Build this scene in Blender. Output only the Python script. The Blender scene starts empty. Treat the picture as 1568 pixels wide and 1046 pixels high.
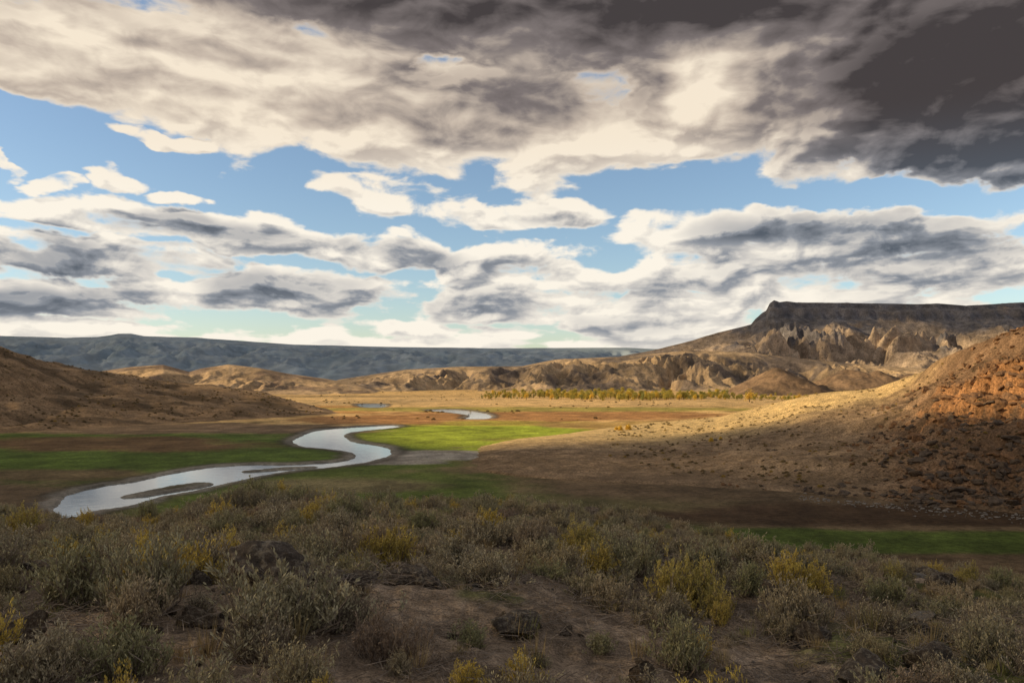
import bpy, bmesh, math, random
import numpy as np
from mathutils import Vector, noise as mnoise
random.seed(7); rng=np.random.default_rng(7)
scene=bpy.context.scene
R=math.radians
CAMZ=30.0
SUN_AZ, SUN_EL = R(-95), R(20)
TO_SUN=Vector((math.sin(SUN_AZ)*math.cos(SUN_EL), math.cos(SUN_AZ)*math.cos(SUN_EL), math.sin(SUN_EL)))

# ---------------------------------------------------------------- numpy noise
_perm=np.random.default_rng(3).permutation(256); _perm=np.concatenate([_perm,_perm,_perm])
_ang=np.random.default_rng(4).random(256)*2*np.pi
_gx,_gy=np.cos(_ang),np.sin(_ang)
def perlin(x,y,seed=0):
    x=x+seed*17.37; y=y-seed*9.71
    xi=np.floor(x).astype(np.int64); yi=np.floor(y).astype(np.int64)
    xf=x-xi; yf=y-yi
    u=xf*xf*xf*(xf*(xf*6-15)+10); v=yf*yf*yf*(yf*(yf*6-15)+10)
    def g(ix,iy,dx,dy):
        h=_perm[(_perm[ix&255]+iy)&255]
        return _gx[h]*dx+_gy[h]*dy
    a=g(xi,yi,xf,yf); b=g(xi+1,yi,xf-1,yf); c=g(xi,yi+1,xf,yf-1); d=g(xi+1,yi+1,xf-1,yf-1)
    return (a+(b-a)*u)*(1-v)+(c+(d-c)*u)*v
def fbm(x,y,o=5,seed=0,p=.5):
    s=0;a=1;f=1
    for i in range(o):
        s=s+a*perlin(x*f,y*f,seed+i); a*=p; f*=2.03
    return s
def ridged(x,y,o=5,seed=0,p=.5):
    s=0;a=1;f=1;t=0
    for i in range(o):
        s=s+a*(1-np.abs(perlin(x*f,y*f,seed+i))*2); t+=a; a*=p; f*=2.03
    return s/t
def ss(x,a,b):
    t=np.clip((x-a)/(b-a),0,1); return t*t*(3-2*t)
def lerp(a,b,t): return a+(b-a)*t

# ---------------------------------------------------------------- node helpers
def N(nt,typ,ins=None,**props):
    n=nt.nodes.new(typ)
    for k,v in props.items(): setattr(n,k,v)
    for k,v in (ins or {}).items():
        if isinstance(v,bpy.types.NodeSocket): nt.links.new(v,n.inputs[k])
        else: n.inputs[k].default_value=v
    return n
def M(nt,op,a,b=None,c=None,clamp=False):
    n=nt.nodes.new('ShaderNodeMath'); n.operation=op; n.use_clamp=clamp
    for i,v in enumerate((a,b,c)):
        if v is None: continue
        if isinstance(v,bpy.types.NodeSocket): nt.links.new(v,n.inputs[i])
        else: n.inputs[i].default_value=v
    return n.outputs[0]
def MIX(nt,f,a,b,blend='MIX'):
    n=nt.nodes.new('ShaderNodeMix'); n.data_type='RGBA'; n.blend_type=blend
    for i,v in ((0,f),(6,a),(7,b)):
        if isinstance(v,bpy.types.NodeSocket): nt.links.new(v,n.inputs[i])
        else: n.inputs[i].default_value=(v if i==0 else (*v,1))
    return n.outputs[2]
def RAMP(nt,f,stops,interp='LINEAR'):
    n=nt.nodes.new('ShaderNodeValToRGB'); cr=n.color_ramp; cr.interpolation=interp
    while len(cr.elements)<len(stops): cr.elements.new(.5)
    for e,(p,c) in zip(cr.elements,stops):
        e.position=p; e.color=(*c,1) if len(c)==3 else c
    nt.links.new(f,n.inputs[0]); return n.outputs[0]
def SMOOTH(nt,v,a,b,lo=0,hi=1):
    n=N(nt,'ShaderNodeMapRange',{'From Min':a,'From Max':b,'To Min':lo,'To Max':hi},interpolation_type='SMOOTHSTEP')
    nt.links.new(v,n.inputs['Value']); return n.outputs[0]
def newmat(name,rough=.9,spec=.2):
    m=bpy.data.materials.new(name); m.use_nodes=True
    nt=m.node_tree; b=nt.nodes['Principled BSDF']
    b.inputs['Roughness'].default_value=rough
    b.inputs['Specular IOR Level'].default_value=spec
    return m,nt,b

# ---------------------------------------------------------------- sky
def sky_uv(a,e):
    az=math.atan(a); return az,e*math.cos(az)
CLOUDS=[ # tan azimuth, tan elevation, half widths, rotation, weight
(0,.62,1.8,.34,-3,1.6),(-.20,.355,.66,.13,-5,1.2),(-.62,.41,.34,.085,-8,1.2),(.60,.385,.50,.21,-4,1.6),
(.25,.35,.22,.12,0,1.25),(.16,.30,.34,.055,-2,1.1),(-.438,.297,.14,.018,-5,.9),
(-.15,.225,.27,.045,-7,.85),(.02,.205,.15,.036,0,.85),(-.504,.24,.10,.030,2,.9),(-.594,.245,.07,.020,-5,.9),
(-.64,.275,.04,.030,0,.9),(-.40,.225,.07,.014,0,.75),
(-.40,.186,.34,.036,-4,1),(-.15,.157,.18,.038,-5,1),(-.55,.20,.14,.022,-5,.9),
(-.594,.157,.18,.05,0,1),(-.438,.149,.2,.045,0,.95),(-.57,.10,.24,.05,0,1),
(-.28,.108,.25,.058,-3,1),(-.03,.145,.12,.055,0,.95),(-.036,.092,.2,.05,0,1),(.06,.12,.16,.06,0,.95),
(.38,.178,.36,.066,-4,1.05),(.57,.15,.26,.06,-4,1),(.275,.129,.34,.06,0,1),(.177,.08,.27,.05,0,1),
(.42,.12,.33,.05,0,.95),(.177,.194,.17,.042,0,.75),(0,.045,.95,.034,0,.88),(-.56,.063,.3,.026,0,.9),(.35,.09,.35,.045,0,.9)]
HOLES=[(-.07,.388,.08,.018,4,.45),(-.27,.315,.1,.022,0,.25),(-.6,.325,.16,.05,-10,.35),(.47,.222,.2,.022,-3,.45)]
DARKS=[(.60,.38,.50,.27,-4,1.08),(0,.50,.9,.14,-2,.82),(-.57,.48,.3,.06,0,.45),(.25,.48,.45,.13,0,1.0),
(.07,.375,.28,.07,0,.62),(-.37,.395,.18,.035,0,.4),(-.15,.315,.24,.03,0,.34),(-.45,.36,.12,.02,0,.2),
(-.37,.183,.28,.028,-4,.66),(-.15,.153,.15,.03,-3,.85),(-.594,.155,.15,.046,0,.85),(-.60,.10,.2,.044,0,.9),
(-.45,.143,.13,.036,0,.55),(-.28,.104,.19,.04,0,.62),(-.06,.09,.16,.034,0,.55),(-.18,.084,.14,.03,0,.45),
(.42,.185,.3,.05,-3,.72),(.57,.15,.22,.05,0,.72),(.275,.122,.26,.038,0,.45),(.14,.074,.2,.034,0,.48),
(.0,.134,.08,.026,0,.4),(.02,.203,.1,.022,0,.3),(.45,.11,.28,.04,0,.5)]
LIGHTS=[(.235,.375,.07,.07,25,.42),(.0,.285,.5,.018,-3,.2),(.5,.262,.3,.018,-4,.3),(-.45,.40,.25,.03,-12,.25)]
def blob_nodes(nt,vec,lst,mode,gain=2.0):
    out=None
    for (a,e,ra,re,rot,w) in lst:
        u,v=sky_uv(a,e); c=math.cos(math.atan(a))
        mp=N(nt,'ShaderNodeMapping',{'Vector':vec,'Location':(u,v,0),'Rotation':(0,0,R(rot)),'Scale':(ra*c*c,re*c,1)},vector_type='TEXTURE')
        g=N(nt,'ShaderNodeTexGradient',{'Vector':mp.outputs[0]},gradient_type='SPHERICAL')
        k=M(nt,'MULTIPLY',g.outputs['Fac'],gain,clamp=True)
        if out is None: out=M(nt,'MULTIPLY',k,w)
        elif mode=='MAX': out=M(nt,'MAXIMUM',out,M(nt,'MULTIPLY',k,w))
        else: out=M(nt,'MULTIPLY_ADD',k,w,out)
    return out
def cloud_group():
    g=bpy.data.node_groups.new('cloud_field','ShaderNodeTree')
    g.interface.new_socket('P',in_out='INPUT',socket_type='NodeSocketVector')
    g.interface.new_socket('F',in_out='OUTPUT',socket_type='NodeSocketFloat')
    gi=g.nodes.new('NodeGroupInput'); go=g.nodes.new('NodeGroupOutput')
    P=gi.outputs[0]
    st=N(g,'ShaderNodeVectorMath',{0:P,1:(1,1.9,1)},operation='MULTIPLY').outputs[0]
    wn=N(g,'ShaderNodeTexNoise',{'Vector':st,'Scale':7,'Detail':5,'Roughness':.52},noise_dimensions='2D')
    w=N(g,'ShaderNodeVectorMath',{0:wn.outputs['Color'],1:(.5,.5,.5)},operation='SUBTRACT').outputs[0]
    w=N(g,'ShaderNodeVectorMath',{0:w,1:(.18,.055,0)},operation='MULTIPLY').outputs[0]
    Pw=N(g,'ShaderNodeVectorMath',{0:P,1:w},operation='ADD').outputs[0]
    sp=N(g,'ShaderNodeSeparateXYZ',{0:P})
    inv=M(g,'DIVIDE',1.0,M(g,'ADD',sp.outputs[1],.14))
    Q=N(g,'ShaderNodeCombineXYZ',{0:M(g,'MULTIPLY',sp.outputs[0],inv),1:inv}).outputs[0]
    n1=N(g,'ShaderNodeTexNoise',{'Vector':Q,'Scale':2.4,'Detail':4,'Roughness':.46},noise_dimensions='2D').outputs['Fac']
    n2=N(g,'ShaderNodeTexNoise',{'Vector':st,'Scale':14,'Detail':8,'Roughness':.53,'Distortion':.25},noise_dimensions='2D').outputs['Fac']
    cov=blob_nodes(g,Pw,CLOUDS,'MAX',1.7)
    side=SMOOTH(g,M(g,'ABSOLUTE',sp.outputs[0]),.70,.95,0,.8)
    top=SMOOTH(g,sp.outputs[1],.5,.62,0,1.3)
    cov=M(g,'MAXIMUM',cov,M(g,'MAXIMUM',side,top))
    ho=blob_nodes(g,Pw,HOLES,'ADD')
    f=M(g,'SUBTRACT',cov,.60)
    f=M(g,'SUBTRACT',f,ho)
    f=M(g,'MULTIPLY_ADD',M(g,'SUBTRACT',n1,.5),1.1,f)
    f=M(g,'MULTIPLY_ADD',M(g,'SUBTRACT',n2,.5),SMOOTH(g,sp.outputs[1],.2,.34,1.3,.85),f)
    g.links.new(f,go.inputs[0]); return g
def build_world():
    w=bpy.data.worlds.new('World'); scene.world=w; w.use_nodes=True
    w.cycles.sampling_method='NONE'
    nt=w.node_tree; nt.nodes.clear()
    tc=N(nt,'ShaderNodeTexCoord')
    s=N(nt,'ShaderNodeSeparateXYZ',{0:tc.outputs['Generated']})
    x,y,z=s.outputs
    az=M(nt,'ARCTAN2',x,y)
    ln=M(nt,'SQRT',M(nt,'ADD',M(nt,'MULTIPLY',x,x),M(nt,'MULTIPLY_ADD',y,y,.0004)))
    el=M(nt,'MINIMUM',M(nt,'MAXIMUM',M(nt,'DIVIDE',z,ln),0.0),3.0)
    P=N(nt,'ShaderNodeCombineXYZ',{0:az,1:el}).outputs[0]
    P2=N(nt,'ShaderNodeVectorMath',{0:P,1:(-.008,.011,0)},operation='ADD').outputs[0]
    g=cloud_group()
    F1=N(nt,'ShaderNodeGroup',{},node_tree=g); nt.links.new(P,F1.inputs[0])
    F2=N(nt,'ShaderNodeGroup',{},node_tree=g); nt.links.new(P2,F2.inputs[0])
    f1,f2=F1.outputs[0],F2.outputs[0]
    dens=SMOOTH(nt,f1,-.07,.19)
    relief=M(nt,'MAXIMUM',M(nt,'MINIMUM',M(nt,'SUBTRACT',f1,f2),.22),-.22)
    st=N(nt,'ShaderNodeVectorMath',{0:P,1:(1,1.8,1)},operation='MULTIPLY').outputs[0]
    wn=N(nt,'ShaderNodeTexNoise',{'Vector':st,'Scale':5,'Detail':4,'Roughness':.46},noise_dimensions='2D')
    wv=N(nt,'ShaderNodeVectorMath',{0:wn.outputs['Color'],1:(.5,.5,.5)},operation='SUBTRACT').outputs[0]
    wv=N(nt,'ShaderNodeVectorMath',{0:wv,1:(.22,.09,0)},operation='MULTIPLY').outputs[0]
    Pd=N(nt,'ShaderNodeVectorMath',{0:P,1:wv},operation='ADD').outputs[0]
    S=blob_nodes(nt,Pd,DARKS,'MAX',1.4)
    LI=blob_nodes(nt,Pd,LIGHTS,'MAX',1.3)
    S=M(nt,'MAXIMUM',S,SMOOTH(nt,el,.52,.75,0,.8))
    t=M(nt,'MULTIPLY_ADD',S,.82,.02)
    t=M(nt,'MULTIPLY_ADD',M(nt,'SUBTRACT',wn.outputs['Fac'],.5),.30,t)
    t=M(nt,'MULTIPLY_ADD',M(nt,'MINIMUM',M(nt,'MAXIMUM',M(nt,'SUBTRACT',f1,.15),0.0),.5),.25,t)
    t=M(nt,'MULTIPLY_ADD',relief,SMOOTH(nt,el,.2,.34,-1.3,-.85),t)
    t=M(nt,'SUBTRACT',t,LI,clamp=True)
    t=M(nt,'MULTIPLY',t,SMOOTH(nt,f1,.0,.36,.2,1.0))
    t=M(nt,'MULTIPLY',t,SMOOTH(nt,el,.0,.11,.5,1.0))
    hi=RAMP(nt,t,[(0,(.92,.80,.64)),(.3,(.56,.47,.39)),(.6,(.21,.18,.175)),(1,(.062,.053,.054))])
    lo=RAMP(nt,t,[(0,(.98,.91,.79)),(.3,(.64,.61,.57)),(.6,(.28,.30,.335)),(1,(.095,.115,.145))])
    col=MIX(nt,SMOOTH(nt,el,.17,.32),lo,hi)
    sky=N(nt,'ShaderNodeTexSky',sky_type='NISHITA')
    sky.sun_disc=False; sky.sun_elevation=SUN_EL; sky.sun_rotation=SUN_AZ%(2*math.pi)
    sky.air_density=1.0; sky.dust_density=.5; sky.ozone_density=1.8
    b1=N(nt,'ShaderNodeBackground',{'Color':sky.outputs[0],'Strength':.15})
    b2=N(nt,'ShaderNodeBackground',{'Color':col,'Strength':1.0})
    mx=N(nt,'ShaderNodeMixShader',{0:dens,1:b1.outputs[0],2:b2.outputs[0]})
    rn=N(nt,'ShaderNodeTexNoise',{'Vector':tc.outputs['Generated'],'Scale':3.,'Detail':3})
    rc=RAMP(nt,rn.outputs['Fac'],[(.3,(.14,.132,.137)),(.5,(.29,.275,.27)),(.62,(.45,.43,.41)),(.75,(.30,.42,.58))])
    b3=N(nt,'ShaderNodeBackground',{'Color':rc,'Strength':1.0})
    outm=M(nt,'MAXIMUM',M(nt,'GREATER_THAN',el,.72),M(nt,'GREATER_THAN',M(nt,'ABSOLUTE',az),.95))
    m2=N(nt,'ShaderNodeMixShader',{0:outm,1:mx.outputs[0],2:b3.outputs[0]})
    o=N(nt,'ShaderNodeOutputWorld'); nt.links.new(m2.outputs[0],o.inputs[0])
build_world()
sl=bpy.data.lights.new('sun','SUN'); sl.energy=5; sl.angle=R(.5); sl.color=(1,.76,.44)
so=bpy.data.objects.new('sun',sl); scene.collection.objects.link(so)
so.rotation_euler=TO_SUN.to_track_quat('Z','Y').to_euler()

# ---------------------------------------------------------------- mesh helpers
def mesh_from_grid(name,X,Y,Z,col=None,mat=None,wrap=False,smooth=True,keep=None,extra=None):
    nr,nc=X.shape
    co=np.stack([X,Y,Z],-1).reshape(-1,3).astype(np.float32)
    idx=np.arange(nr*nc).reshape(nr,nc)
    if wrap: idx=np.concatenate([idx,idx[:,:1]],1)
    f=np.stack([idx[:-1,:-1],idx[:-1,1:],idx[1:,1:],idx[1:,:-1]],-1).reshape(-1,4)
    if keep is not None: f=f[keep(f)]
    me=bpy.data.meshes.new(name)
    me.vertices.add(len(co)); me.vertices.foreach_set('co',co.ravel())
    me.loops.add(f.size); me.loops.foreach_set('vertex_index',f.ravel().astype(np.int32))
    me.polygons.add(len(f)); me.polygons.foreach_set('loop_start',np.arange(0,f.size,4,dtype=np.int32))
    me.update(calc_edges=True)
    me.polygons.foreach_set('use_smooth',np.full(len(f),smooth))
    if col is not None:
        at=me.color_attributes.new('Col','FLOAT_COLOR','POINT')
        c4=np.ones((len(co),4),np.float32); c4[:,:3]=col.reshape(-1,3)
        at.data.foreach_set('color',c4.ravel())
    if extra is not None:
        at=me.attributes.new('dens','FLOAT','POINT'); at.data.foreach_set('value',extra.ravel().astype(np.float32))
    o=bpy.data.objects.new(name,me); scene.collection.objects.link(o)
    if mat: me.materials.append(mat)
    return o
def catmull(pts,n=6):
    P=np.array(pts,float); out=[]
    L=len(P)
    for i in range(L):
        p0,p1,p2,p3=P[i-1],P[i],P[(i+1)%L],P[(i+2)%L]
        for k in range(n):
            t=k/n
            out.append(.5*((2*p1)+(-p0+p2)*t+(2*p0-5*p1+4*p2-p3)*t*t+(-p0+3*p1-3*p2+p3)*t**3))
    return np.array(out)
def sdpoly(x,y,P):
    d=np.full(x.shape,1e18); ins=np.zeros(x.shape,bool)
    for i in range(len(P)):
        ax,ay=P[i-1]; bx,by=P[i]
        ex,ey=bx-ax,by-ay
        wx,wy=x-ax,y-ay
        t=np.clip((wx*ex+wy*ey)/(ex*ex+ey*ey+1e-9),0,1)
        dd=(wx-ex*t)**2+(wy-ey*t)**2
        d=np.minimum(d,dd)
        if ay!=by:
            c=((ay>y)!=(by>y))&(x<(bx-ax)*(y-ay)/(by-ay)+ax); ins^=c
    d=np.sqrt(d); return np.where(ins,-d,d)
def B(lst): return [(a*d,d) for a,d in lst]   # surveyed as bearing tangent, distance

RIVER=catmull(B([(-.575,202),(-.520,225),(-.479,235),(-.43,256),(-.381,273),(-.331,281),(-.29,281),(-.258,284),(-.217,292),
(-.202,309),(-.208,324),(-.233,337),(-.266,350),(-.280,377),(-.270,413),(-.247,462),(-.208,488),(-.151,512),
(-.140,488),(-.184,453),(-.203,435),(-.205,406),(-.192,377),(-.168,362),(-.150,342),(-.148,315),(-.17,290),(-.2,277),
(-.233,267),(-.274,258),(-.315,244),(-.356,227),(-.397,212),(-.438,202),(-.4627,191),(-.52,180),(-.575,166)]),4)
BAR=catmull(B([(-.483,204),(-.446,216),(-.397,229),(-.381,227),(-.4217,216),(-.4545,208)]),3)
BAR2=catmull(B([(-.33,259),(-.29,267),(-.25,271),(-.27,268),(-.31,262)]),3)
POND=catmull(B([(-.110,745),(-.069,760),(-.030,675),(-.026,590),(-.0607,585),(-.0566,640),(-.080,690)]),4)
POOL=catmull(B([(-.195,920),(-.16,920),(-.16,810),(-.187,810)]),3)

# ---------------------------------------------------------------- ground
def brow_r(x,y):
    th=np.arctan2(x,y); return 27+3.0*perlin(th*3,th*0+.3,5)-5*ss(th,-.05,.4)+2*ss(-th,.2,.5)
def ground_z(x,y,river=True):
    r=np.hypot(x,y); rb=brow_r(x,y)
    rr=np.minimum(r,rb); sc=rr/np.maximum(r,1e-3)
    xs_=x*sc
    zk=CAMZ-1.75-.108*rr-np.where(xs_<0,.036,.075)*xs_
    zk=zk-.46*np.maximum(r-rb,0)
    zk=zk+np.where(r<140,.45*fbm(x/4.5,y/4.5,4,11)+.20*ridged(x/1.1,y/1.1,3,21),0)*ss(r,1.5,6)
    zk=zk-.55*np.exp(-((x/np.maximum(y,1)+.50)/.10)**2)*ss(r,14,26)
    zv=.5*fbm(x/60,y/60,3,31)+.08*fbm(x/6,y/6,3,33)
    k=2.0; m=np.maximum(zk,zv); z=m+k*np.exp(-np.abs(zk-zv)/k)*.5
    return z
thf=np.linspace(R(-41),R(41),1050); ths=np.linspace(R(41),R(319),110)[1:-1]
th=np.concatenate([thf,ths])
rr=[1.0]
while rr[-1]<30000:
    q=rr[-1]; rr.append(q*(1.013 if q<60 else 1.0062 if q<1000 else 1.012 if q<2200 else 1.05))
rr=np.array(rr); TH,RR=np.meshgrid(th,rr)
X=np.sin(TH)*RR; Y=np.cos(TH)*RR
Z=ground_z(X,Y)
sel=(Y>150)&(Y<960)&(X>-330)&(X<60)
sd=np.full(X.shape,999.)
xs,ys=X[sel],Y[sel]
s1=sdpoly(xs,ys,RIVER); s1=np.maximum(s1,-sdpoly(xs,ys,BAR)); s1=np.maximum(s1,-sdpoly(xs,ys,BAR2))
s1=np.minimum(s1,np.minimum(sdpoly(xs,ys,POND),sdpoly(xs,ys,POOL)))
sd[sel]=s1
nz=(fbm(X/9,Y/9,4,41)*.5+.5)*2.4
carve=ss(-(sd+nz),-.6,2.2)
Z=np.where(sd<40,Z*ss(sd,0,40)*1.0+(-.15)*(1-ss(sd,0,12)),Z)
Z=Z-1.3*carve
A=X/np.maximum(Y,1); Sd=30/np.maximum(Y,1)
n1=fbm(X/38,Y/38,5,51); n2=fbm(X/9,Y/9,4,52); n3=fbm(X/220,Y/220,4,53)
C=np.zeros(X.shape+(3,))
def setc(c): C[:]=np.array(c)
def lay(mask,c):
    global C
    C=C+(np.array(c)-C)*mask[...,None]
def ell(a0,s0,ra,rs,soft=.45,nn=.55):
    q=((A-a0)/ra)**2+((Sd-s0)/rs)**2+nn*(n1+.5*n2)
    return 1-ss(q,1-soft,1+soft)
GR=(.105,.155,.028); GR_LIT=(.33,.40,.042); TAN=(.66,.44,.19); RUST=(.44,.23,.09); BRN=(.155,.108,.063); DBR=(.07,.043,.024)  # land colours with light worked in: raised in sunlit zones, lowered in shaded ones
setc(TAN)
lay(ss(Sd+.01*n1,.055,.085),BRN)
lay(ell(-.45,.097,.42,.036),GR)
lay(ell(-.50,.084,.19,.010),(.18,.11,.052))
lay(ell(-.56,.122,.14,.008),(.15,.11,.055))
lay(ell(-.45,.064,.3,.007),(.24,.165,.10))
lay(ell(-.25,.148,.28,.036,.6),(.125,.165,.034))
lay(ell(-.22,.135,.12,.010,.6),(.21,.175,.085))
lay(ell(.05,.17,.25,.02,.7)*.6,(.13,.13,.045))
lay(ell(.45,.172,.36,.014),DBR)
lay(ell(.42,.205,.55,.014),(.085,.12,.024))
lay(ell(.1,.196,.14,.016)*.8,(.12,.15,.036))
lay(ell(.0,.072,.21,.019,.3,.7),GR_LIT)
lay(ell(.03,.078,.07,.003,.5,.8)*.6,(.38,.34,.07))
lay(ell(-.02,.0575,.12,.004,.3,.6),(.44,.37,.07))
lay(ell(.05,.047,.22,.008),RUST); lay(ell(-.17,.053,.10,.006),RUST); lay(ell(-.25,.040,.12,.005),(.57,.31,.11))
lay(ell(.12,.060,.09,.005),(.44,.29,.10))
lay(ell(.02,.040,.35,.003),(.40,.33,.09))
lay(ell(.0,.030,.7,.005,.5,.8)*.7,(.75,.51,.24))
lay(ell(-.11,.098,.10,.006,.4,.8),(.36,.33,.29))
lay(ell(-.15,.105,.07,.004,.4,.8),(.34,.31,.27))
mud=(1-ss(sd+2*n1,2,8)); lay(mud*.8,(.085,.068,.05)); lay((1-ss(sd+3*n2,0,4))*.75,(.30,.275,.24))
C*= (1+.4*n1+.45*n2)[...,None].clip(.4,1.8)
knoll=1-ss(np.hypot(X,Y),60,95)
kc=np.array((.32,.245,.18))*(1+.5*fbm(X/2.2,Y/2.2,5,61)+.35*perlin(X/.35,Y/.35,62))[...,None].clip(.3,1.6)
gg=ss(fbm(X/3,Y/3,4,63)+.5*ss(A,.3,.6)-.3,.0,.25)
kc=kc*(1-gg[...,None]*.7)+np.array((.095,.13,.022))*gg[...,None]*.7
C=C*(1-knoll[...,None])+kc*knoll[...,None]
far=ss(RR,2500,7000); C=C*(1-far[...,None])+np.array((.20,.25,.31))*far[...,None]  # aerial haze painted into the distant ground colour

def terrain_mat(name,bumps,specks=None,rough=.95):
    m,nt,b=newmat(name,rough,.1)
    at=N(nt,'ShaderNodeAttribute',attribute_name='Col')
    geo=N(nt,'ShaderNodeNewGeometry'); P=geo.outputs['Position']
    col=at.outputs['Color']; h=None
    for sc,amt,dist in bumps:
        n=N(nt,'ShaderNodeTexNoise',{'Vector':P,'Scale':sc,'Detail':4,'Roughness':.65})
        k=SMOOTH(nt,n.outputs['Fac'],.3,.7,1-amt,1+amt)
        kk=N(nt,'ShaderNodeCombineXYZ',{0:k,1:k,2:k}).outputs[0]
        col=N(nt,'ShaderNodeVectorMath',{0:col,1:kk},operation='MULTIPLY').outputs[0]
        if dist>0:
            hh=M(nt,'MULTIPLY',n.outputs['Fac'],dist); h=hh if h is None else M(nt,'ADD',h,hh)
    if specks:
        for sc,th_,c,am in specks:
            v=N(nt,'ShaderNodeTexVoronoi',{'Vector':P,'Scale':sc,'Randomness':1.0})
            k=M(nt,'MULTIPLY',SMOOTH(nt,v.outputs['Distance'],th_,th_*.6,0,1),am)
            n=N(nt,'ShaderNodeTexNoise',{'Vector':P,'Scale':sc*.12,'Detail':3})
            k=M(nt,'MULTIPLY',k,SMOOTH(nt,n.outputs['Fac'],.42,.58))
            col=MIX(nt,k,col,c)
    nt.links.new(col,b.inputs['Base Color'])
    bp=N(nt,'ShaderNodeBump',{'Height':h,'Strength':1.0,'Distance':1.0}); nt.links.new(bp.outputs[0],b.inputs['Normal'])
    return m
ground_m=terrain_mat('ground_soil_and_grass',[(.05,.22,.0),(.6,.3,.16),(5.,.4,.06),(45,.4,.012)])
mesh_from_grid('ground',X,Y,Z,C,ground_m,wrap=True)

# ---------------------------------------------------------------- river water
wm,nt,b=newmat('river_water',.06,1.0)
b.inputs['Base Color'].default_value=(.24,.29,.32,1); b.inputs['IOR'].default_value=2.3
geo=N(nt,'ShaderNodeNewGeometry')
nn=N(nt,'ShaderNodeTexNoise',{'Vector':geo.outputs['Position'],'Scale':.3,'Detail':4,'Roughness':.5})
bp=N(nt,'ShaderNodeBump',{'Height':nn.outputs['Fac'],'Strength':.5,'Distance':.05}); nt.links.new(bp.outputs[0],b.inputs['Normal'])
bm=bmesh.new()
for poly in (RIVER,POND,POOL):
    f=bm.faces.new([bm.verts.new((p[0],p[1],-.62)) for p in poly])
    f.normal_update()
    if f.normal.z<0: f.normal_flip()
bmesh.ops.triangulate(bm,faces=bm.faces[:])
me=bpy.data.meshes.new('river'); bm.to_mesh(me); bm.free(); me.materials.append(wm)
scene.collection.objects.link(bpy.data.objects.new('river',me))

# ---------------------------------------------------------------- hills
def patch(name,a0,a1,na,d0,d1,nd,hf,cf,mat):
    a=np.linspace(a0,a1,na); d=np.exp(np.linspace(math.log(d0),math.log(d1),nd))
    AA,DD=np.meshgrid(a,d); x=AA*DD; y=DD
    z=hf(x,y); return mesh_from_grid(name,x,y,z,cf(x,y,z),mat)
def I(a,tab,k): 
    t=np.array(tab); return np.interp(a,t[:,0],t[:,k])
RH=[(-.069,262,275,.3),(-.03,250,292,.6),(.0,238,312,1.2),(.07,228,355,2.0),(.136,219,415,2.0),(.177,215,460,2.6),(.259,208,470,6.0),(.325,202,470,13.4),
(.382,196,450,19.8),(.456,188,420,24.5),(.505,182,390,31.6),(.538,179,365,38),(.587,176,340,44.5),(.643,172,320,50.2),(.75,165,300,62),(1.0,150,270,78),(1.7,120,230,90)]
def rocky_w(x,y):
    a=x/y; return ss(a+.07*fbm(x/30,y/30,3,70),.40,.56)
def rock_hill_z(x,y,detail=True):
    a=x/y+ .012*perlin(x/50,y/50,71)
    by,cy,cz=I(a,RH,1),I(a,RH,2),I(a,RH,3)
    by=by+5*perlin(x/25,y/60,72)
    t=(cy-y)/(cy-by)
    back=np.maximum((y-cy)/(60+cz*4.5),0)
    f=np.where(t>=0,np.clip(1-t,0,1)**1.18,np.clip(1-back**1.6,-.2,1))
    z=cz*f+1.3*ss((1-t),.0,.05)-.9
    z=np.where(t>1,-.9-2*(t-1)*5,z)
    z=np.where(back>1,-3,z)
    sl=np.clip((1-t)*6,0,1)*np.clip(t*6+.35,.35,1)
    z=z+sl*(cz/50+.04)*(10*fbm(x/55,y/55,4,73)-3.5*ridged(x/22,y/26,4,74)+2.4)
    w=rocky_w(x,y)
    if detail: z=z+sl*w*(2.2*ridged(x/16,y/13,5,75,.6)-1.3+1.3*fbm(x/3.2,y/3.2,4,76))+sl*(1-w)*.35*fbm(x/4,y/4,3,77)
    oc=np.exp(-(((x-163)/24)**2+((y-262)/24)**2))
    st=z/6.5; z=z+oc*1.2*((np.floor(st)+ss(st-np.floor(st),.62,.98))*6.5-z+2.6+2.4*ridged(x/7,y/7,3,78))
    a0=x/y; tp=ss(a0+.008*perlin(x/9,y/9,79),-.074,-.02)
    return -1.2+(z+1.2)*tp
def rock_hill_c(x,y,z):
    w=rocky_w(x,y); n=fbm(x/20,y/20,5,81); m=fbm(x/5,y/5,4,82)
    c=lerp(np.array((.30,.21,.13)),np.array((.21,.132,.08)),w[...,None])
    c=c*(1+.5*n+.4*m)[...,None].clip(.4,1.6)
    o=ss(np.exp(-(((x-165)/30)**2+((y-265)/30)**2))+.5*m,.35,.7)[...,None]
    c=lerp(c,np.array((.36,.18,.078))*(1+.6*m[...,None]),o*.8)
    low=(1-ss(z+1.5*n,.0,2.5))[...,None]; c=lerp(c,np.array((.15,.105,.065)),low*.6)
    a=x/y; g=ss(y+25*n-60*a,300,390)*(1-w*.8); c=lerp(c,np.array((.75,.54,.25)),(g*.85)[...,None])  # upper-slope grass colour lightened to paint in the sunlit band
    return c.clip(.02,.8)
rh_m=terrain_mat('rocky_soil',[(.25,.25,.3),(1.6,.5,.25),(9,.35,.05)],[(.9,.3,(.06,.045,.03),.75),(.35,.25,(.07,.05,.035),.6)])
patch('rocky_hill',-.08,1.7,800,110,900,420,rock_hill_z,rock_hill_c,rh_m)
LH=[(-2.2,300,520,120),(-1.2,350,560,105),(-.9,380,600,88),(-.75,405,630,68),(-.643,425,650,56),(-.594,440,670,46),(-.536,465,700,37.5),(-.479,490,720,31),(-.438,515,735,28),(-.372,548,740,23),(-.315,580,740,16.5),(-.274,605,720,8),(-.225,636,665,.6),(-.2,650,660,0)]
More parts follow.
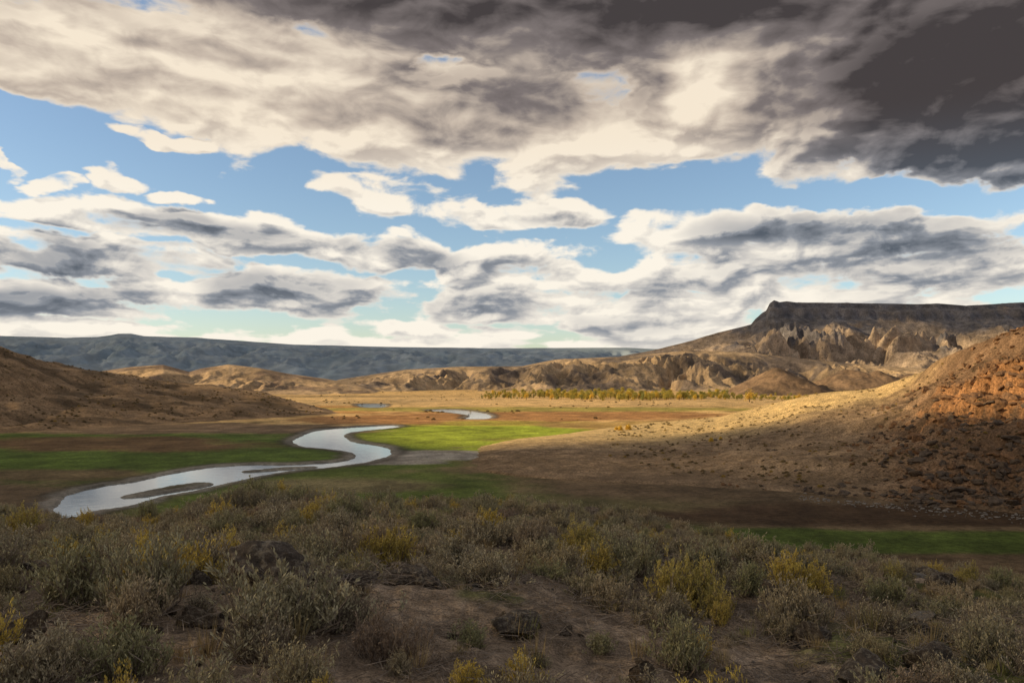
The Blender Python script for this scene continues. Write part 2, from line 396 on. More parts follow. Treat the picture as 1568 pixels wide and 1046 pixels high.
def left_hill_z(x,y):
    a=x/y+.01*perlin(x/80,y/80,91)
    by,cy,cz=I(a,LH,1),I(a,LH,2),I(a,LH,3)
    by=by+10*perlin(x/50,y/90,92)
    t=(cy-y)/(cy-by); back=np.maximum((y-cy)/(120+cz*4),0)
    f=np.where(t>=0,np.clip(1-t,0,1)**1.1,np.clip(1-back**1.5,-.2,1))
    z=cz*f-.6; z=np.where(t>1,-.6-2*(t-1)*5,z); z=np.where(a>-.2,-4,z)
    sl=np.clip((1-t)*5,0,1)*np.clip(np.abs(t)*5+.25,.25,1)
    return z+sl*(cz/50+.03)*(-12*ridged(x/60+.4*perlin(x/90,y/90,99),y/110,4,93)+7.8+4*fbm(x/40,y/40,4,94)+.8*fbm(x/8,y/8,3,95))
def left_hill_c(x,y,z):
    n=fbm(x/40,y/40,5,96); m=fbm(x/7,y/7,4,97)
    c=np.array((.29,.195,.115))*(1+.45*n+.3*m)[...,None].clip(.4,1.6)
    d=ss(fbm(x/55,y/30,4,98),.0,.3)[...,None]; return lerp(c,np.array((.10,.07,.043)),d*.75).clip(.02,.8)
lh_m=terrain_mat('dry_hill_soil',[(.12,.25,.6),(.8,.35,.3),(4,.3,.08)],[(.35,.28,(.07,.06,.035),.7),(.16,.22,(.08,.07,.04),.6)])
patch('grassy_hill',-2.2,-.19,520,280,1300,300,left_hill_z,left_hill_c,lh_m)
def range_z(tab,base,crest,seed,rs,ra,back=1.0,cliff=False,pw=1.25,crestn=.012):
    t_=np.array(tab); mx=np.max(t_[:,1])
    def f(x,y):
        a=x/y; cz=np.interp(a,t_[:,0],t_[:,1])
        by=base*(1+.10*fbm(x/(rs*1.3),y*0+seed,3,seed)); cy=crest*(1+crestn*fbm(x/rs,y*0+.5,3,seed+1))
        t=(cy-y)/(cy-by); u=np.clip(1-t,0,1)
        if cliff:
            uu=np.clip(u+.018*perlin(x/60,y/60,seed+9)*ss(u,.6,.9)*(1-ss(u,.97,1)),0,1)
            g=np.interp(uu,[0,.15,.4,.65,.84,.925,.945,.975,.985,1],[0,.07,.22,.42,.64,.78,.90,.93,.985,1.0])
        else: g=u**pw
        bk=np.maximum((y-cy)/(crest*back),0)
        z=np.where(t>=0,cz*g,cz*np.clip(1-bk**1.5,-.1,1))-3
        z=np.where(t>1,-3-(t-1)*300,z)
        wx=x+rs*.5*perlin(x/rs,y/rs,seed+2); wy=y+rs*.5*perlin(x/rs,y/rs,seed+3)
        w=np.where(t>=0,np.clip(u*3,0,1)*(1-ss(u,.66,.95)*.97),0.0)
        rg=1-np.sqrt(perlin(wx/rs,wy/(rs*1.6),seed+4)**2+.003)*1.9
        rg=rg+.5*(1-np.sqrt(perlin(wx/rs*2.3,wy/rs*1.5,seed+5)**2+.002)*2.2)*(.4+.6*np.clip(1-rg,0,1))
        rg=rg+.2*(1-np.sqrt(perlin(wx/rs*5.3,wy/rs*4,seed+7)**2+.002)*2.2)+.10*fbm(wx/rs*9,wy/rs*8,4,seed+6)
        return z+w*ra*(cz/mx+.08)*(rg-1.0)
    return f
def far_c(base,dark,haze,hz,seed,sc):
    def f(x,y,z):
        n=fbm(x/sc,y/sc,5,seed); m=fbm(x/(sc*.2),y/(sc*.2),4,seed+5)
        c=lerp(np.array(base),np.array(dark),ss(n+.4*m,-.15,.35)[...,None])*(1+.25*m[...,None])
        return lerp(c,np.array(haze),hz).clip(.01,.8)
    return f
fm=terrain_mat('foothill_soil',[(.012,.2,3),(.05,.25,1.5),(.3,.25,.3)],[(.06,.28,(.08,.07,.05),.5)])
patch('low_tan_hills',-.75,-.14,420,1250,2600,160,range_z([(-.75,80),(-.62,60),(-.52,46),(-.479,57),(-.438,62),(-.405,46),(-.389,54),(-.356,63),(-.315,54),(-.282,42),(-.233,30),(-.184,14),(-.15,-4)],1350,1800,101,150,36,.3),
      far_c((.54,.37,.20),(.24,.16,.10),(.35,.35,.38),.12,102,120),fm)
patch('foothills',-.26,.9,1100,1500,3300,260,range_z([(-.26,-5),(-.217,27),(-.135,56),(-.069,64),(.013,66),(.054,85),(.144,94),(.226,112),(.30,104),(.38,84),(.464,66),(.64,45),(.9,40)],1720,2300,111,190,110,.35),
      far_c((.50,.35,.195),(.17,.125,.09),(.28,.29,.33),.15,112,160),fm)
mesa_tab=[(.05,20),(.09,80),(.12,118),(.177,156),(.226,200),(.259,236),(.30,273),(.306,300),(.314,325),(.319,335),(.3235,368),(.329,383),(.336,374),(.345,378),(.358,372),(.42,371),(.505,365),(.54,366),(.571,357),(.643,373),(.8,360),(1.1,330)]
mz=range_z(mesa_tab,2150,3600,121,330,260,.9,True,crestn=.006)
def mesa_c(x,y,z):
    n=fbm(x/260,y/260,5,122); m=fbm(x/50,y/50,4,123)
    c=lerp(np.array((.50,.35,.20)),np.array((.16,.13,.11)),ss(n+.4*m+(z-180)/200,-.1,.5)[...,None])
    band=ss(np.sin(z/9+3*m),-.2,.6)*ss(z,230,300); c=lerp(c,np.array((.09,.08,.08)),(band*.6+.3*ss(z,230,300))[...,None])
    return lerp(c*(1+.3*m[...,None]),np.array((.22,.25,.32)),.30).clip(.01,.8)  # rock colour blended toward blue as painted distance haze
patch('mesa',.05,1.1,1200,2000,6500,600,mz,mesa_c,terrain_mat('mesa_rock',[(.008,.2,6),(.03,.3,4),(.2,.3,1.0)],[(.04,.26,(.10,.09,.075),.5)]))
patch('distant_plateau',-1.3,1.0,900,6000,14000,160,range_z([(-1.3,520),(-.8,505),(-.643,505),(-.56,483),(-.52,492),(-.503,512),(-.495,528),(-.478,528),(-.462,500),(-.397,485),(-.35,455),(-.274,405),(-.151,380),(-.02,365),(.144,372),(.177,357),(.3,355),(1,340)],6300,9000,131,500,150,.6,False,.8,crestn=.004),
      far_c((.36,.40,.44),(.22,.28,.34),(.27,.36,.46),.6,132,500),terrain_mat('plateau_rock',[(.002,.12,3),(.008,.12,1)]))  # bluish rock colours stand in for aerial haze
def brown_z(x,y):
    z=np.full(x.shape,-6.)
    wx=x+14*perlin(x/50,y/50,145); wy=y+14*perlin(x/50,y/50,146)
    for a,d,h,rx,ry in ((.333,1450,49,105,140),(.425,1500,48,125,150),(.455,1480,44,110,120),(.50,1470,36,130,150),(.30,1500,14,90,90),(.56,1450,30,150,150)):
        q=np.sqrt(((wx-a*d)/rx)**2+((wy-d)/ry)**2+.004)
        z=np.maximum(z,(h+6)*np.maximum(1.03-q,0)-6)
    return z+np.clip((z+6)/20,0,1)*(-6*ridged(x/45,y/90,4,141)+4.2)
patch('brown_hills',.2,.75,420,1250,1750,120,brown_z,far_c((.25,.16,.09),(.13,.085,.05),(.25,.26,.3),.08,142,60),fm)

# ---------------------------------------------------------------- unseen cloud sheets, added and cut to cast chosen sun shadows
cm=bpy.data.materials.new('shade_cloud_sheet'); cm.use_nodes=True; nt=cm.node_tree; nt.nodes.clear()
at=N(nt,'ShaderNodeAttribute',attribute_name='dens')
tr=N(nt,'ShaderNodeBsdfTransparent'); df=N(nt,'ShaderNodeBsdfDiffuse',{'Color':(.7,.7,.7,1)}); tl=N(nt,'ShaderNodeBsdfTranslucent',{'Color':(.6,.6,.6,1)})
m1=N(nt,'ShaderNodeMixShader',{0:.5,1:df.outputs[0],2:tl.outputs[0]})
m2=N(nt,'ShaderNodeMixShader',{0:at.outputs['Fac'],1:tr.outputs[0],2:m1.outputs[0]})
o=N(nt,'ShaderNodeOutputMaterial'); nt.links.new(m2.outputs[0],o.inputs[0])
LIT=np.array([(-300,740),(-200,700),(-120,600),(-80,520),(-62,430),(-48,368),(0,322),(45,335),(80,400),(114,392),(160,350),(188,298),(204,250),(225,228),(420,180),(900,140),(900,760),(-300,760)],float)
def near_d(x,y):
    s=sdpoly(x,y,LIT)+14*fbm(x/60,y/60,4,151)
    d=ss(s,-8,14)*.92
    d=d*(1-.24*ss(-x+40*fbm(x/80,y/80,3,152),130,230)*ss(y,380,470))
    d=d*(1-.30*np.exp(-(((x-45)/75)**2+((y-270)/35)**2)))
    r=np.hypot(x,y); k=1-ss(r,45,90); d=lerp(d,.50+.5*fbm(x/9,y/9,3,153),k)
    return d.clip(0,1)
def far_d(x,y):
    n=fbm(x/700,y/500,4,161)
    d=ss(n,-.02,.25)*.8*ss(y,1600,2100)
    d=np.maximum(d,.8*ss(fbm(x/260,y/200,3,163),.18,.4)*(1-ss(y,1500,2000)))
    d=np.maximum(d,.82*ss(y+300*n+ (x-1500)*.25,3050,3600))
    return d*ss(y,735,800)
def deck(name,x0,x1,y0,y1,step,h,fn,seed):
    x,y=np.meshgrid(np.arange(x0,x1,step),np.arange(y0,y1,step))
    d=fn(x,y)
    z=h+step*3.0*fbm(x/(step*14),y/(step*14),4,seed)
    kk=z/TO_SUN.z; cx=x+TO_SUN.x*kk; cy=y+TO_SUN.y*kk
    edge=ss(-cx/np.maximum(cy,1),.76,.95); d=d*np.where(cy>0,edge,1)
    fl=d.ravel()
    return mesh_from_grid(name,cx,cy,z,None,cm,keep=lambda f:(fl[f].max(1)>.01),extra=d)
deck('shade_cloud_deck',-900,900,-260,760,6,560,near_d,171)
deck('shade_cloud_deck',-8000,6500,735,10500,50,3000,far_d,172)

# ---------------------------------------------------------------- plants
def mesh_soup(name,V,F,mats,mi):
    me=bpy.data.meshes.new(name); me.from_pydata(V,[],F); 
    for m in mats: me.materials.append(m)
    me.polygons.foreach_set('material_index',mi); me.update(); return me
def leaf_mat(name,stops,twig=False):
    m,nt,b=newmat(name,.75,.15)
    oi=N(nt,'ShaderNodeObjectInfo'); geo=N(nt,'ShaderNodeNewGeometry')
    c=RAMP(nt,oi.outputs['Random'],stops)
    r=M(nt,'MULTIPLY_ADD',geo.outputs['Random Per Island'],.6,.7)
    kk=N(nt,'ShaderNodeCombineXYZ',{0:r,1:r,2:r}).outputs[0]
    c=N(nt,'ShaderNodeVectorMath',{0:c,1:kk},operation='MULTIPLY').outputs[0]
    nt.links.new(c,b.inputs['Base Color']); return m
sage_leaf=leaf_mat('sagebrush_leaf',[(0,(.40,.35,.24)),(.25,(.44,.39,.28)),(.45,(.34,.34,.18)),(.65,(.50,.41,.28)),(.8,(.37,.35,.22)),(1,(.33,.25,.19))])
rab_leaf=leaf_mat('rabbitbrush_leaf',[(0,(.54,.43,.12)),(.5,(.68,.53,.13)),(1,(.46,.40,.14))])
twig_m=leaf_mat('twig_bark',[(0,(.19,.155,.125)),(1,(.29,.24,.20))])
grass_m=leaf_mat('dry_grass_blade',[(0,(.46,.35,.19)),(.5,(.36,.28,.15)),(.8,(.24,.26,.09)),(1,(.5,.4,.24))])
def add_stick(V,F,p,q,w0,w1):
    d=(q-p); d.normalize() if d.length>0 else None
    s=d.cross(Vector((rng.normal(),rng.normal(),rng.normal()))); s.normalize(); t=d.cross(s)
    i=len(V)
    for (c,w) in ((p,w0),(q,w1)):
        for k in range(3):
            a=k*2.094; V.append(tuple(c+s*(math.cos(a)*w)+t*(math.sin(a)*w)))
    for k in range(3): F.append((i+k,i+(k+1)%3,i+3+(k+1)%3,i+3+k))
def add_leaf(V,F,p,d,l,w):
    s=d.cross(Vector((rng.normal(),rng.normal(),rng.normal()))); s.normalize()
    i=len(V); V.extend([tuple(p),tuple(p+d*l*.5+s*w),tuple(p+d*l),tuple(p+d*l*.5-s*w)]); F.append((i,i+1,i+2,i+3))
def make_bush(name,leaf,h=.75,w=.6,stems=34,subs=7,leaves=9,ls=.034,lobes=5,up=.5):
    V=[];F=[];mi=[]
    lob=[(rng.uniform(0,6.28),rng.uniform(.15,.6)*w,rng.uniform(.6,1.05)) for _ in range(lobes)]
    for s in range(stems):
        la,lr,lh=lob[s%lobes]
        base=Vector((math.cos(la)*lr*.35,math.sin(la)*lr*.35,-.03))
        ta=rng.uniform(0,6.28); trr=abs(rng.normal())*w*.33
        tip=Vector((math.cos(la)*lr+math.cos(ta)*trr,math.sin(la)*lr+math.sin(ta)*trr,h*lh*rng.uniform(.45,1.05)*max(.3,1-(trr/w)**2)))
        mid=base.lerp(tip,.5)+Vector((rng.normal()*.05,rng.normal()*.05,-.04))
        n0=len(F)
        add_stick(V,F,base,mid,.011,.007); add_stick(V,F,mid,tip,.007,.003)
        mi+= [0]*(len(F)-n0)
        for k in range(subs):
            t=rng.uniform(.3,1); p=base.lerp(mid,t*2) if t<.5 else mid.lerp(tip,t*2-1)
            d=Vector((rng.normal()*.6,rng.normal()*.6,up+abs(rng.normal())*.5)); d.normalize()
            L=rng.uniform(.08,.22); q=p+d*L
            n0=len(F); add_stick(V,F,p,q,.003,.0015); mi+=[0]*(len(F)-n0)
            for j in range(leaves):
                u=rng.uniform(.2,1.05); dd=(d*1.6+Vector((rng.normal(),rng.normal(),rng.normal()+.3))*.4); dd.normalize()
                pp=p+d*L*u+Vector((rng.normal(),rng.normal(),rng.normal()))*.010
                add_leaf(V,F,pp,dd,ls*rng.uniform(.7,1.5),ls*.18); mi+=[1]
    return mesh_soup(name,V,F,[twig_m,leaf],mi)
sage_v=[make_bush('sagebrush_plant',sage_leaf,h=rng.uniform(.55,.8),w=rng.uniform(.5,.75),stems=int(rng.integers(66,82)),subs=9,leaves=10,ls=.040,lobes=int(rng.integers(5,9)),up=1.1) for _ in range(6)]
bare_v=[make_bush('bare_sagebrush_plant',sage_leaf,h=.6,w=.6,stems=64,subs=13,leaves=3,lobes=6,up=.8) for _ in range(2)]
rab_v=[make_bush('rabbitbrush_plant',rab_leaf,h=.75,w=.55,stems=62,subs=9,leaves=10,ls=.040,lobes=6,up=1.6) for _ in range(3)]
def make_tuft(name,n=60,h=.3,w=.1):
    V=[];F=[]
    for i in range(n):
        a=rng.uniform(0,6.28); r=abs(rng.normal())*w
        p=Vector((math.cos(a)*r,math.sin(a)*r,-.02)); d=Vector((math.cos(a)*.5*rng.random(),math.sin(a)*.5*rng.random(),1)); d.normalize()
        add_leaf(V,F,p,d,h*rng.uniform(.5,1.2),.004)
    return mesh_soup(name,V,F,[grass_m],[0]*len(F))
tuft_v=[make_tuft('grass_tuft',70,.28,.08),make_tuft('grass_tuft',50,.4,.06),make_tuft('grass_tuft',90,.2,.14)]
def make_litter(name):
    V=[];F=[]
    for i in range(70):
        p=Vector((rng.normal()*.3,rng.normal()*.3,rng.uniform(0,.03))); a=rng.uniform(0,6.28); L=rng.uniform(.04,.22)
        add_stick(V,F,p,p+Vector((math.cos(a)*L,math.sin(a)*L,rng.uniform(-.01,.05))),.004,.002)
    return mesh_soup(name,V,F,[twig_m],[0]*len(F))
lit_v=[make_litter('twig_litter') for _ in range(3)]
def empty(name):
    e=bpy.data.objects.new(name,None); scene.collection.objects.link(e); e.empty_display_size=.5; return e
def put(parent,me,name,x,y,z,s,rz=None,sz=None,rot=None):
    o=bpy.data.objects.new(name,me); scene.collection.objects.link(o); o.parent=parent
    o.location=(x,y,z); o.scale=(s,s,s*(sz or 1)) if not isinstance(s,tuple) else s
    o.rotation_euler=rot if rot else (rng.uniform(-.1,.1),rng.uniform(-.1,.1),rng.uniform(0,6.28) if rz is None else rz)
    return o
def gz(x,y): return float(ground_z(np.array([float(x)]),np.array([float(y)]))[0])

sb=empty('sagebrush'); rb=empty('rabbitbrush'); gt=empty('dry_grass'); tl_=empty('twig_litter')
ROCKS=[(-.30,8.7,.58),(-.25,10.2,.38),(-.19,9.0,.25),(-.13,9.6,.42),(.005,8.0,.32),(.16,7.2,.25),(-.33,12.5,.42),(.04,14.5,.5),(.055,17,.4),(-.22,14,.4),(.44,7.6,.38),(.53,7.8,.36),(.38,8.8,.3),(-.11,20,.6),(-.47,14,.4),(.35,16,.4),(.1,24,.5),(.4,21,.4),(-.5,24,.5),(.52,18,.4),(.22,19,.4),(-.57,21,.5),(-.62,6.6,.30),(-.52,9.6,.34),(-.40,7.2,.25),(.60,9.5,.34)]
for i in range(30):
    d=rng.uniform(8.5,26); ROCKS.append((rng.uniform(-.66,.66),d,rng.uniform(.15,.36)*(1+d/60)))
YEL=((-.46,8.6,.95),(-.415,8.9,.8),(-.36,10.8,.8),(-.17,12.5,.9),(-.14,12.8,.8),(.105,12,.8),(.205,10.6,1.0),(.235,10.9,.9),(.26,10.3,.7),(.34,12,.9),(.375,12.2,.8),(.01,6.6,.45),(-.06,6.1,.4),(.085,14.5,.8),(-.28,15,.9),(-.55,11,.7))
placed=[(a*d,d,s*.8) for a,d,s in ROCKS]+[(a*d,d,s*.35) for a,d,s in YEL]
cell={}
def reg(q):
    cell.setdefault((int(q[0]//1.5),int(q[1]//1.5)),[]).append(q)
def hit(x,y,rad,f=.66):
    cx,cy=int(x//1.5),int(y//1.5)
    for i in (-1,0,1):
        for j in (-1,0,1):
            for q in cell.get((cx+i,cy+j),()):
                if (x-q[0])**2+(y-q[1])**2<(rad+q[2])**2*f: return True
    return False
for q in placed: reg(q)
XS=rng.uniform(-30,30,20000); YS=np.sqrt(rng.uniform(4.4**2,37**2,20000))
dens=fbm(XS/5,YS/5,3,181); ZS=ground_z(XS,YS)
for x,y,dn,z in zip(XS,YS,dens,ZS):
    if abs(x)>y*.80+1.5: continue
    r=math.hypot(x,y)
    if r<4.9: continue
    a=x/y
    open_=math.exp(-(((a+.13)/.12)**2+((y-8.0)/1.7)**2))+.5*math.exp(-(((a-.05)/.14)**2+((y-6.4)/.9)**2))
    p=.75+.6*dn-.75*open_+(.25 if a<-.2 else 0)+(.3 if r>15 else 0)
    if rng.random()>p: continue
    s=rng.uniform(.30,1.15)*(1.15 if a<-.2 else .95)
    if r<7: s*=.75
    if a>.1 and r>16: s*=.75
    if a<-.4 and r>20: s*=.75
    rad=.35*s
    if hit(x,y,rad,.60): continue
    reg((x,y,rad))
    z=z-.04
    yel=rng.random()<(.06+.18*max(0,dn*2))
    if yel: put(rb,random.choice(rab_v),'rabbitbrush_plant',x,y,z,s*.85)
    else: put(sb,random.choice(sage_v) if rng.random()<.75 else random.choice(bare_v),'sagebrush_plant',x,y,z,s,sz=rng.uniform(.65,1.05))
for a,d,s in YEL:
    x=a*d; put(rb,random.choice(rab_v),'rabbitbrush_plant',x,d,gz(x,d)-.03,s)
XS=rng.uniform(-22,22,7500); YS=np.sqrt(rng.uniform(4.3**2,30**2,7500)); ZS=ground_z(XS,YS); DN=fbm(XS/2,YS/2,3,187)
for x,y,z,dn in zip(XS,YS,ZS,DN):
    if abs(x)>y*.75+1 or rng.random()>.6+dn: continue
    put(gt,random.choice(tuft_v),'grass_tuft',x,y,z-.01,rng.uniform(.35,.95))
XS=rng.uniform(-10,10,900); YS=np.sqrt(rng.uniform(4.3**2,14**2,900)); ZS=ground_z(XS,YS)
for x,y,z in zip(XS,YS,ZS):
    if abs(x)<y*.75+1: put(tl_,random.choice(lit_v),'twigs',x,y,z+.01,rng.uniform(.7,1.3))

# ---------------------------------------------------------------- rocks
def rock_mat(name,c0,c1,lich=None):
    m,nt,b=newmat(name,.85,.25)
    tc=N(nt,'ShaderNodeTexCoord'); oi=N(nt,'ShaderNodeObjectInfo')
    n=N(nt,'ShaderNodeTexNoise',{'Vector':tc.outputs['Object'],'Scale':3,'Detail':7,'Roughness':.72})
    c=MIX(nt,SMOOTH(nt,n.outputs['Fac'],.35,.65),c0,c1)
    c=MIX(nt,M(nt,'MULTIPLY',oi.outputs['Random'],.5),c,tuple(v*.6 for v in c1))
    if lich:
        n2=N(nt,'ShaderNodeTexNoise',{'Vector':tc.outputs['Object'],'Scale':6,'Detail':6,'Roughness':.7})
        c=MIX(nt,SMOOTH(nt,n2.outputs['Fac'],.48,.62,0,.75),c,lich)
    nt.links.new(c,b.inputs['Base Color'])
    bp=N(nt,'ShaderNodeBump',{'Height':n.outputs['Fac'],'Strength':1.0,'Distance':.14}); nt.links.new(bp.outputs[0],b.inputs['Normal'])
    return m
def make_rock(name,mat,seed,sub=4,cuts=11,flat=.7,rg=.11):
    r=random.Random(seed); bm=bmesh.new(); bmesh.ops.create_icosphere(bm,subdivisions=sub,radius=1)
    pl=[]
    for i in range(cuts):
        v=Vector((r.gauss(0,1),r.gauss(0,1),r.gauss(0,1))); v.normalize(); pl.append((v,r.uniform(.38,.78)))
    off=Vector((seed*3.1,seed*1.7,0))
    for v in bm.verts:
        for n,d in pl:
            k=v.co.dot(n)-d
            if k>0: v.co-=n*k
        q=v.co.copy()
        v.co+=v.co.normalized()*(mnoise.fractal(q*2.2+off,1,2,4)*rg+mnoise.noise(q*9+off)*.025)
        v.co.z*=flat
    me=bpy.data.meshes.new(name); bm.to_mesh(me); bm.free(); me.materials.append(mat); return me
bas=rock_mat('basalt_rock',(.06,.048,.04),(.17,.135,.11),(.34,.30,.235))
brr=rock_mat('brown_rock',(.10,.075,.055),(.24,.18,.13),(.36,.31,.24))
tanr=rock_mat('rimrock_stone',(.11,.065,.042),(.31,.175,.09))
drk=rock_mat('dark_talus_stone',(.06,.045,.035),(.16,.12,.09))
gry=rock_mat('grey_stone',(.19,.17,.15),(.36,.33,.30))
bas_v=[make_rock('basalt_boulder',bas if i%3 else brr,i,5,14) for i in range(7)]
tan_v=[make_rock('rimrock_boulder',tanr,20+i,3) for i in range(5)]
drk_v=[make_rock('talus_boulder',drk,30+i,3) for i in range(3)]
gry_v=[make_rock('grey_pebble',gry,40+i,2) for i in range(3)]
bp_=empty('basalt_rocks')
for a,d,s in ROCKS:
    x=a*d; put(bp_,random.choice(bas_v),'boulder',x,d,gz(x,d)+s*.12,(s*rng.uniform(.8,1.25),s*rng.uniform(.8,1.1),s*rng.uniform(.7,1.15)),rot=(rng.uniform(-.3,.3),rng.uniform(-.3,.3),rng.uniform(0,6.3)))
    for k in range(6):
        xx=x+rng.normal()*s*1.1; yy=d+rng.normal()*s*1.1; q=s*rng.uniform(.15,.45)
        put(bp_,random.choice(bas_v),'boulder',xx,yy,gz(xx,yy)+q*.2,(q,q*.9,q*.8),rot=(rng.uniform(-.6,.6),rng.uniform(-.6,.6),rng.uniform(0,6.3)))
XS=rng.uniform(-24,24,6200); YS=np.sqrt(rng.uniform(4.3**2,32**2,6200)); ZS=ground_z(XS,YS); DN=fbm(XS/3,YS/3,3,191)
for x,y,z,dn in zip(XS,YS,ZS,DN):
    if abs(x)>y*.75+1 or rng.random()>.5+dn*1.3+(.4 if (x>2 and y<10) else 0): continue
    s=.02+.08*rng.random()**2+(.22*rng.random() if rng.random()<.14 else 0)
    put(bp_,random.choice(bas_v if rng.random()<.5 else gry_v),'stone',x,y,z+s*.1,(s*1.2,s,s*.8),rot=(rng.uniform(-.5,.5),rng.uniform(-.5,.5),rng.uniform(0,6.3)))
for i in range(500):
    x=3.6+rng.normal()*.9; y=6.3+rng.normal()*.5; s=.02+.07*rng.random()**2
    put(bp_,random.choice(gry_v),'stone',x,y,gz(x,y)+s*.2,(s*1.2,s,s*.8),rot=(rng.uniform(-.5,.5),0,rng.uniform(0,6.3)))
hr=empty('hillside_boulders')
n=12000
AA=rng.uniform(.25,.85,n); DD=rng.uniform(165,345,n); XS=AA*DD; YS=DD; ZS=rock_hill_z(XS,YS); W=rocky_w(XS,YS); Z2=rock_hill_z(XS,YS-3)
for x,y,z,w,z2 in zip(XS,YS,ZS,W,Z2):
    if z<.2: continue
    steep=(z-z2)/3
    pr=.12+.5*w*max(0,min(1,.3+steep))+(.35*w if z<10 else 0)
    if w<.1: pr=.04 if z<5 else .015
    if rng.random()>pr: continue
    s=.22+.75*rng.random()**3*(1+w)+(1.5*rng.random() if rng.random()<.08*w else 0)
    put(hr,random.choice(drk_v if (rng.random()<.6 and z<22) else tan_v),'rimrock_boulder',x,y,z+s*.15,(s*rng.uniform(.9,1.4),s,s*rng.uniform(.7,1.2)),rot=(rng.uniform(-.5,.5),rng.uniform(-.5,.5),rng.uniform(0,6.3)))
for cx,cy,k,sp in ((97,190,36,4),(113,196,28,4),(84,204,22,5),(125,205,40,6),(140,235,40,7)):
    for i in range(k):
        x=cx+rng.normal()*sp; y=cy+rng.normal()*sp; z=float(rock_hill_z(np.array([x]),np.array([y]))[0]); s=rng.uniform(.5,1.8)
        if z>-.3: put(hr,random.choice(drk_v),'talus_boulder',x,y,z,(s,s*.9,s*rng.uniform(.8,1.2)),rot=(rng.uniform(-.4,.4),rng.uniform(-.4,.4),rng.uniform(0,6.3)))
for i in range(190):
    x=163+rng.normal()*17; y=258+rng.normal()*15; z=float(rock_hill_z(np.array([x]),np.array([y]))[0]); s=rng.uniform(1.0,3.2)
    put(hr,random.choice(tan_v),'rimrock_boulder',x,y,z-s*.1,(s*.9,s*.9,s*rng.uniform(.8,1.3)),rot=(rng.uniform(-.25,.25),rng.uniform(-.25,.25),rng.uniform(0,6.3)))
for i in range(260):
    a=rng.uniform(.36,.66); d=I(np.array([a]),RH,1)[0]+rng.normal()*2.5-1; x=a*d; s=.2+.5*rng.random()**3
    z=max(float(rock_hill_z(np.array([x]),np.array([d]))[0]),gz(x,d)); put(hr,random.choice(gry_v),'stone',x,d,z+.05,(s,s,s*.8))

def make_puff(name,mat,n=150,ls=.16,mi_h=.5):
    V=[];F=[]
    for i in range(n):
        v=Vector((rng.normal(),rng.normal(),abs(rng.normal())*1.1)); v.normalize(); v*=rng.uniform(.35,1)
        v.z*=.8; d=(v.normalized()+Vector((rng.normal(),rng.normal(),rng.normal()+.6))*.5); d.normalize()
        add_leaf(V,F,v*.5,d,ls*rng.uniform(.7,1.4),ls*.38)
    return mesh_soup(name,V,F,[mat],[0]*len(F))
hs_leaf=leaf_mat('hill_shrub_leaf',[(0,(.15,.12,.065)),(.6,(.22,.17,.09)),(.85,(.28,.21,.09)),(1,(.42,.30,.08))])
puff=[make_puff('shrub_plant',hs_leaf) for _ in range(3)]
hsr=empty('hillside_shrubs')
n=5200; AA=rng.uniform(.12,.8,n); DD=rng.uniform(190,470,n); XS=AA*DD; ZS=rock_hill_z(XS,DD); DN=fbm(XS/25,DD/25,3,201)
for x,y,z,dn in zip(XS,DD,ZS,DN):
    if z<.8 or rng.random()>.22+dn*.9: continue
    put(hsr,random.choice(puff),'shrub_plant',x,y,z-.05,rng.uniform(.5,1.5)*(1.2 if y>380 else 1))
n=2600; AA=rng.uniform(-.72,-.24,n); DD=rng.uniform(430,740,n); XS=AA*DD; ZS=left_hill_z(XS,DD); DN=fbm(XS/45,DD/45,3,202)
for x,y,z,dn in zip(XS,DD,ZS,DN):
    if z<.8 or rng.random()>.35+dn: continue
    put(hsr,random.choice(puff),'shrub_plant',x,y,z-.05,rng.uniform(.8,2.4))
gs_leaf=leaf_mat('golden_leaf',[(0,(.66,.45,.09)),(1,(.78,.56,.11))])
gp=make_puff('golden_willow',gs_leaf,420,.13)
for i,(a,d,z0,s) in enumerate(((.136,418,1.5,4),(.146,421,1.5,4.6),(.131,424,1.5,3.),(.25,330,3,2.8),(.262,338,3,2.))):
    x=a*d; z=max(float(rock_hill_z(np.array([x]),np.array([float(d)]))[0]) if a>-.07 else -9,gz(x,d))
    o=bpy.data.objects.new('golden_willow',gp); scene.collection.objects.link(o); o.location=(x,d,z-.1); o.scale=(s*.7,s*.7,s*1.4); o.rotation_euler=(0,0,i)

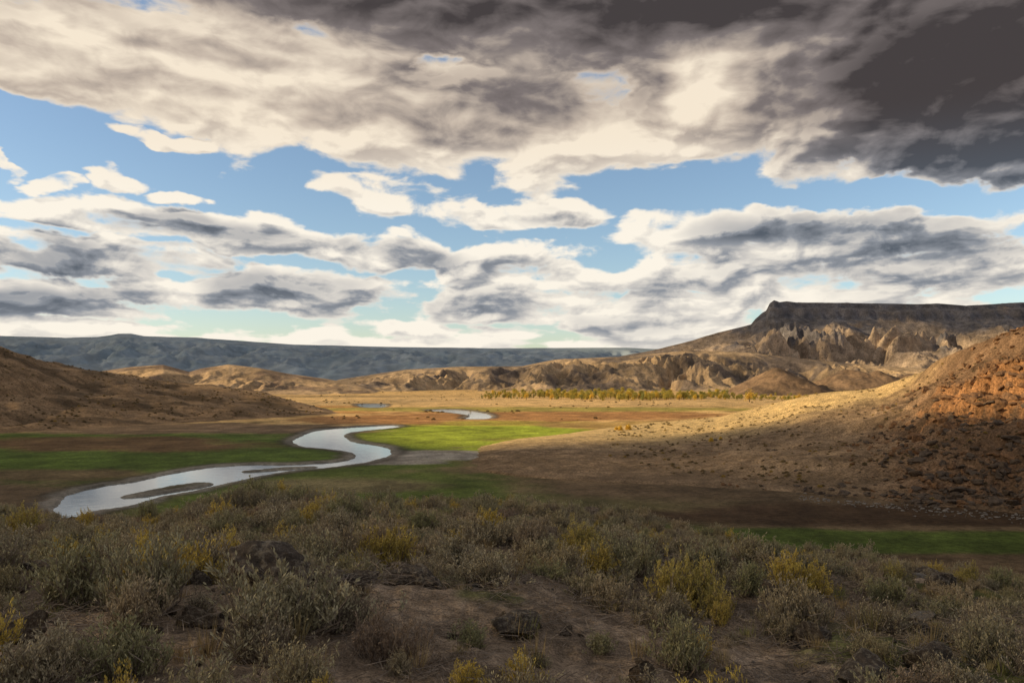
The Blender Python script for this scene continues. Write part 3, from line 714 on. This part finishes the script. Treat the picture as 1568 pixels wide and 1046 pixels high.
# ---------------------------------------------------------------- cottonwoods
bark,nt,b=newmat('cottonwood_bark'); b.inputs['Base Color'].default_value=(.12,.09,.07,1)
cw_leaf=leaf_mat('cottonwood_leaf',[(0,(.34,.32,.09)),(.3,(.48,.40,.09)),(.5,(.26,.28,.10)),(.75,(.50,.41,.09)),(1,(.72,.52,.09))])
def make_tree(name,leaf,h=12,cw=5,n=900):
    V=[];F=[]; mi=[]
    add_stick(V,F,Vector((0,0,-.5)),Vector((.2,.1,h*.35)),.5,.35); 
    cl=[]
    for i in range(11):
        a=rng.uniform(0,6.28); r=rng.uniform(.2,1)*cw*.6; z=h*rng.uniform(.25,.9)
        c=Vector((math.cos(a)*r*(1.1-z/h*.6),math.sin(a)*r*(1.1-z/h*.6),z)); cl.append((c,rng.uniform(.16,.3)*cw))
        add_stick(V,F,Vector((.2,.1,h*rng.uniform(.15,.35))),c,.22,.06)
    mi+=[0]*len(F)
    for i in range(n):
        c,r=cl[i%len(cl)]
        v=Vector((rng.normal(),rng.normal(),rng.normal()*.9))*r*.62
        d=Vector((rng.normal(),rng.normal(),rng.normal())); d.normalize()
        add_leaf(V,F,c+v,d,rng.uniform(.4,.9),.28); mi.append(1)
    return mesh_soup(name,V,F,[bark,leaf],mi)
trees=[make_tree('cottonwood_tree',cw_leaf,rng.uniform(9,13),rng.uniform(5,7.5),1100) for _ in range(4)]
gold=make_tree('golden_tree',gs_leaf,12,8)
ct=empty('cottonwood_trees')
for i in range(580):
    a=rng.uniform(-.04,.42); d=1130+rng.normal()*45+(60 if a<.05 else 0)+40*math.sin(a*30)
    if rng.random()<.35: d+=260
    s=rng.uniform(.3,1.0)*(.62+.5*math.exp(-((a-.12)/.14)**2))*(.85 if a>.28 else 1)
    put(ct,random.choice(trees),'cottonwood_tree',a*d,d,-.2,s*1.05)
for a,d,s in ((.298,985,1.3),(.10,1060,.9),(.018,1090,.9),(.21,1050,.85),(.36,1060,.8),(.05,1060,.8)):
    o=bpy.data.objects.new('golden_cottonwood_tree',gold); scene.collection.objects.link(o); x=a*d
    o.location=(x,d,-.2); o.scale=(s,s,s)
rbz=empty('meadow_brush')
for i in range(900):
    d=rng.uniform(560,1700); a=rng.uniform(-.25,.55)
    if perlin(np.array([a*9.]),np.array([d/160]),211)[0]<.08: continue
    put(rbz,random.choice(puff),'shrub_plant',a*d,d,-.1,rng.uniform(1.2,3.6))

# ---------------------------------------------------------------- camera
cam=bpy.data.cameras.new('camera'); co=bpy.data.objects.new('camera',cam); scene.collection.objects.link(co)
co.location=(0,0,CAMZ); co.rotation_euler=(R(90),0,0)
cam.sensor_width=36; cam.lens=28; cam.shift_y=.0352; cam.clip_start=.1; cam.clip_end=60000
scene.camera=co
scene.view_settings.view_transform='Standard'; scene.view_settings.look='None'; scene.view_settings.exposure=0
print('objects',len(bpy.data.objects))
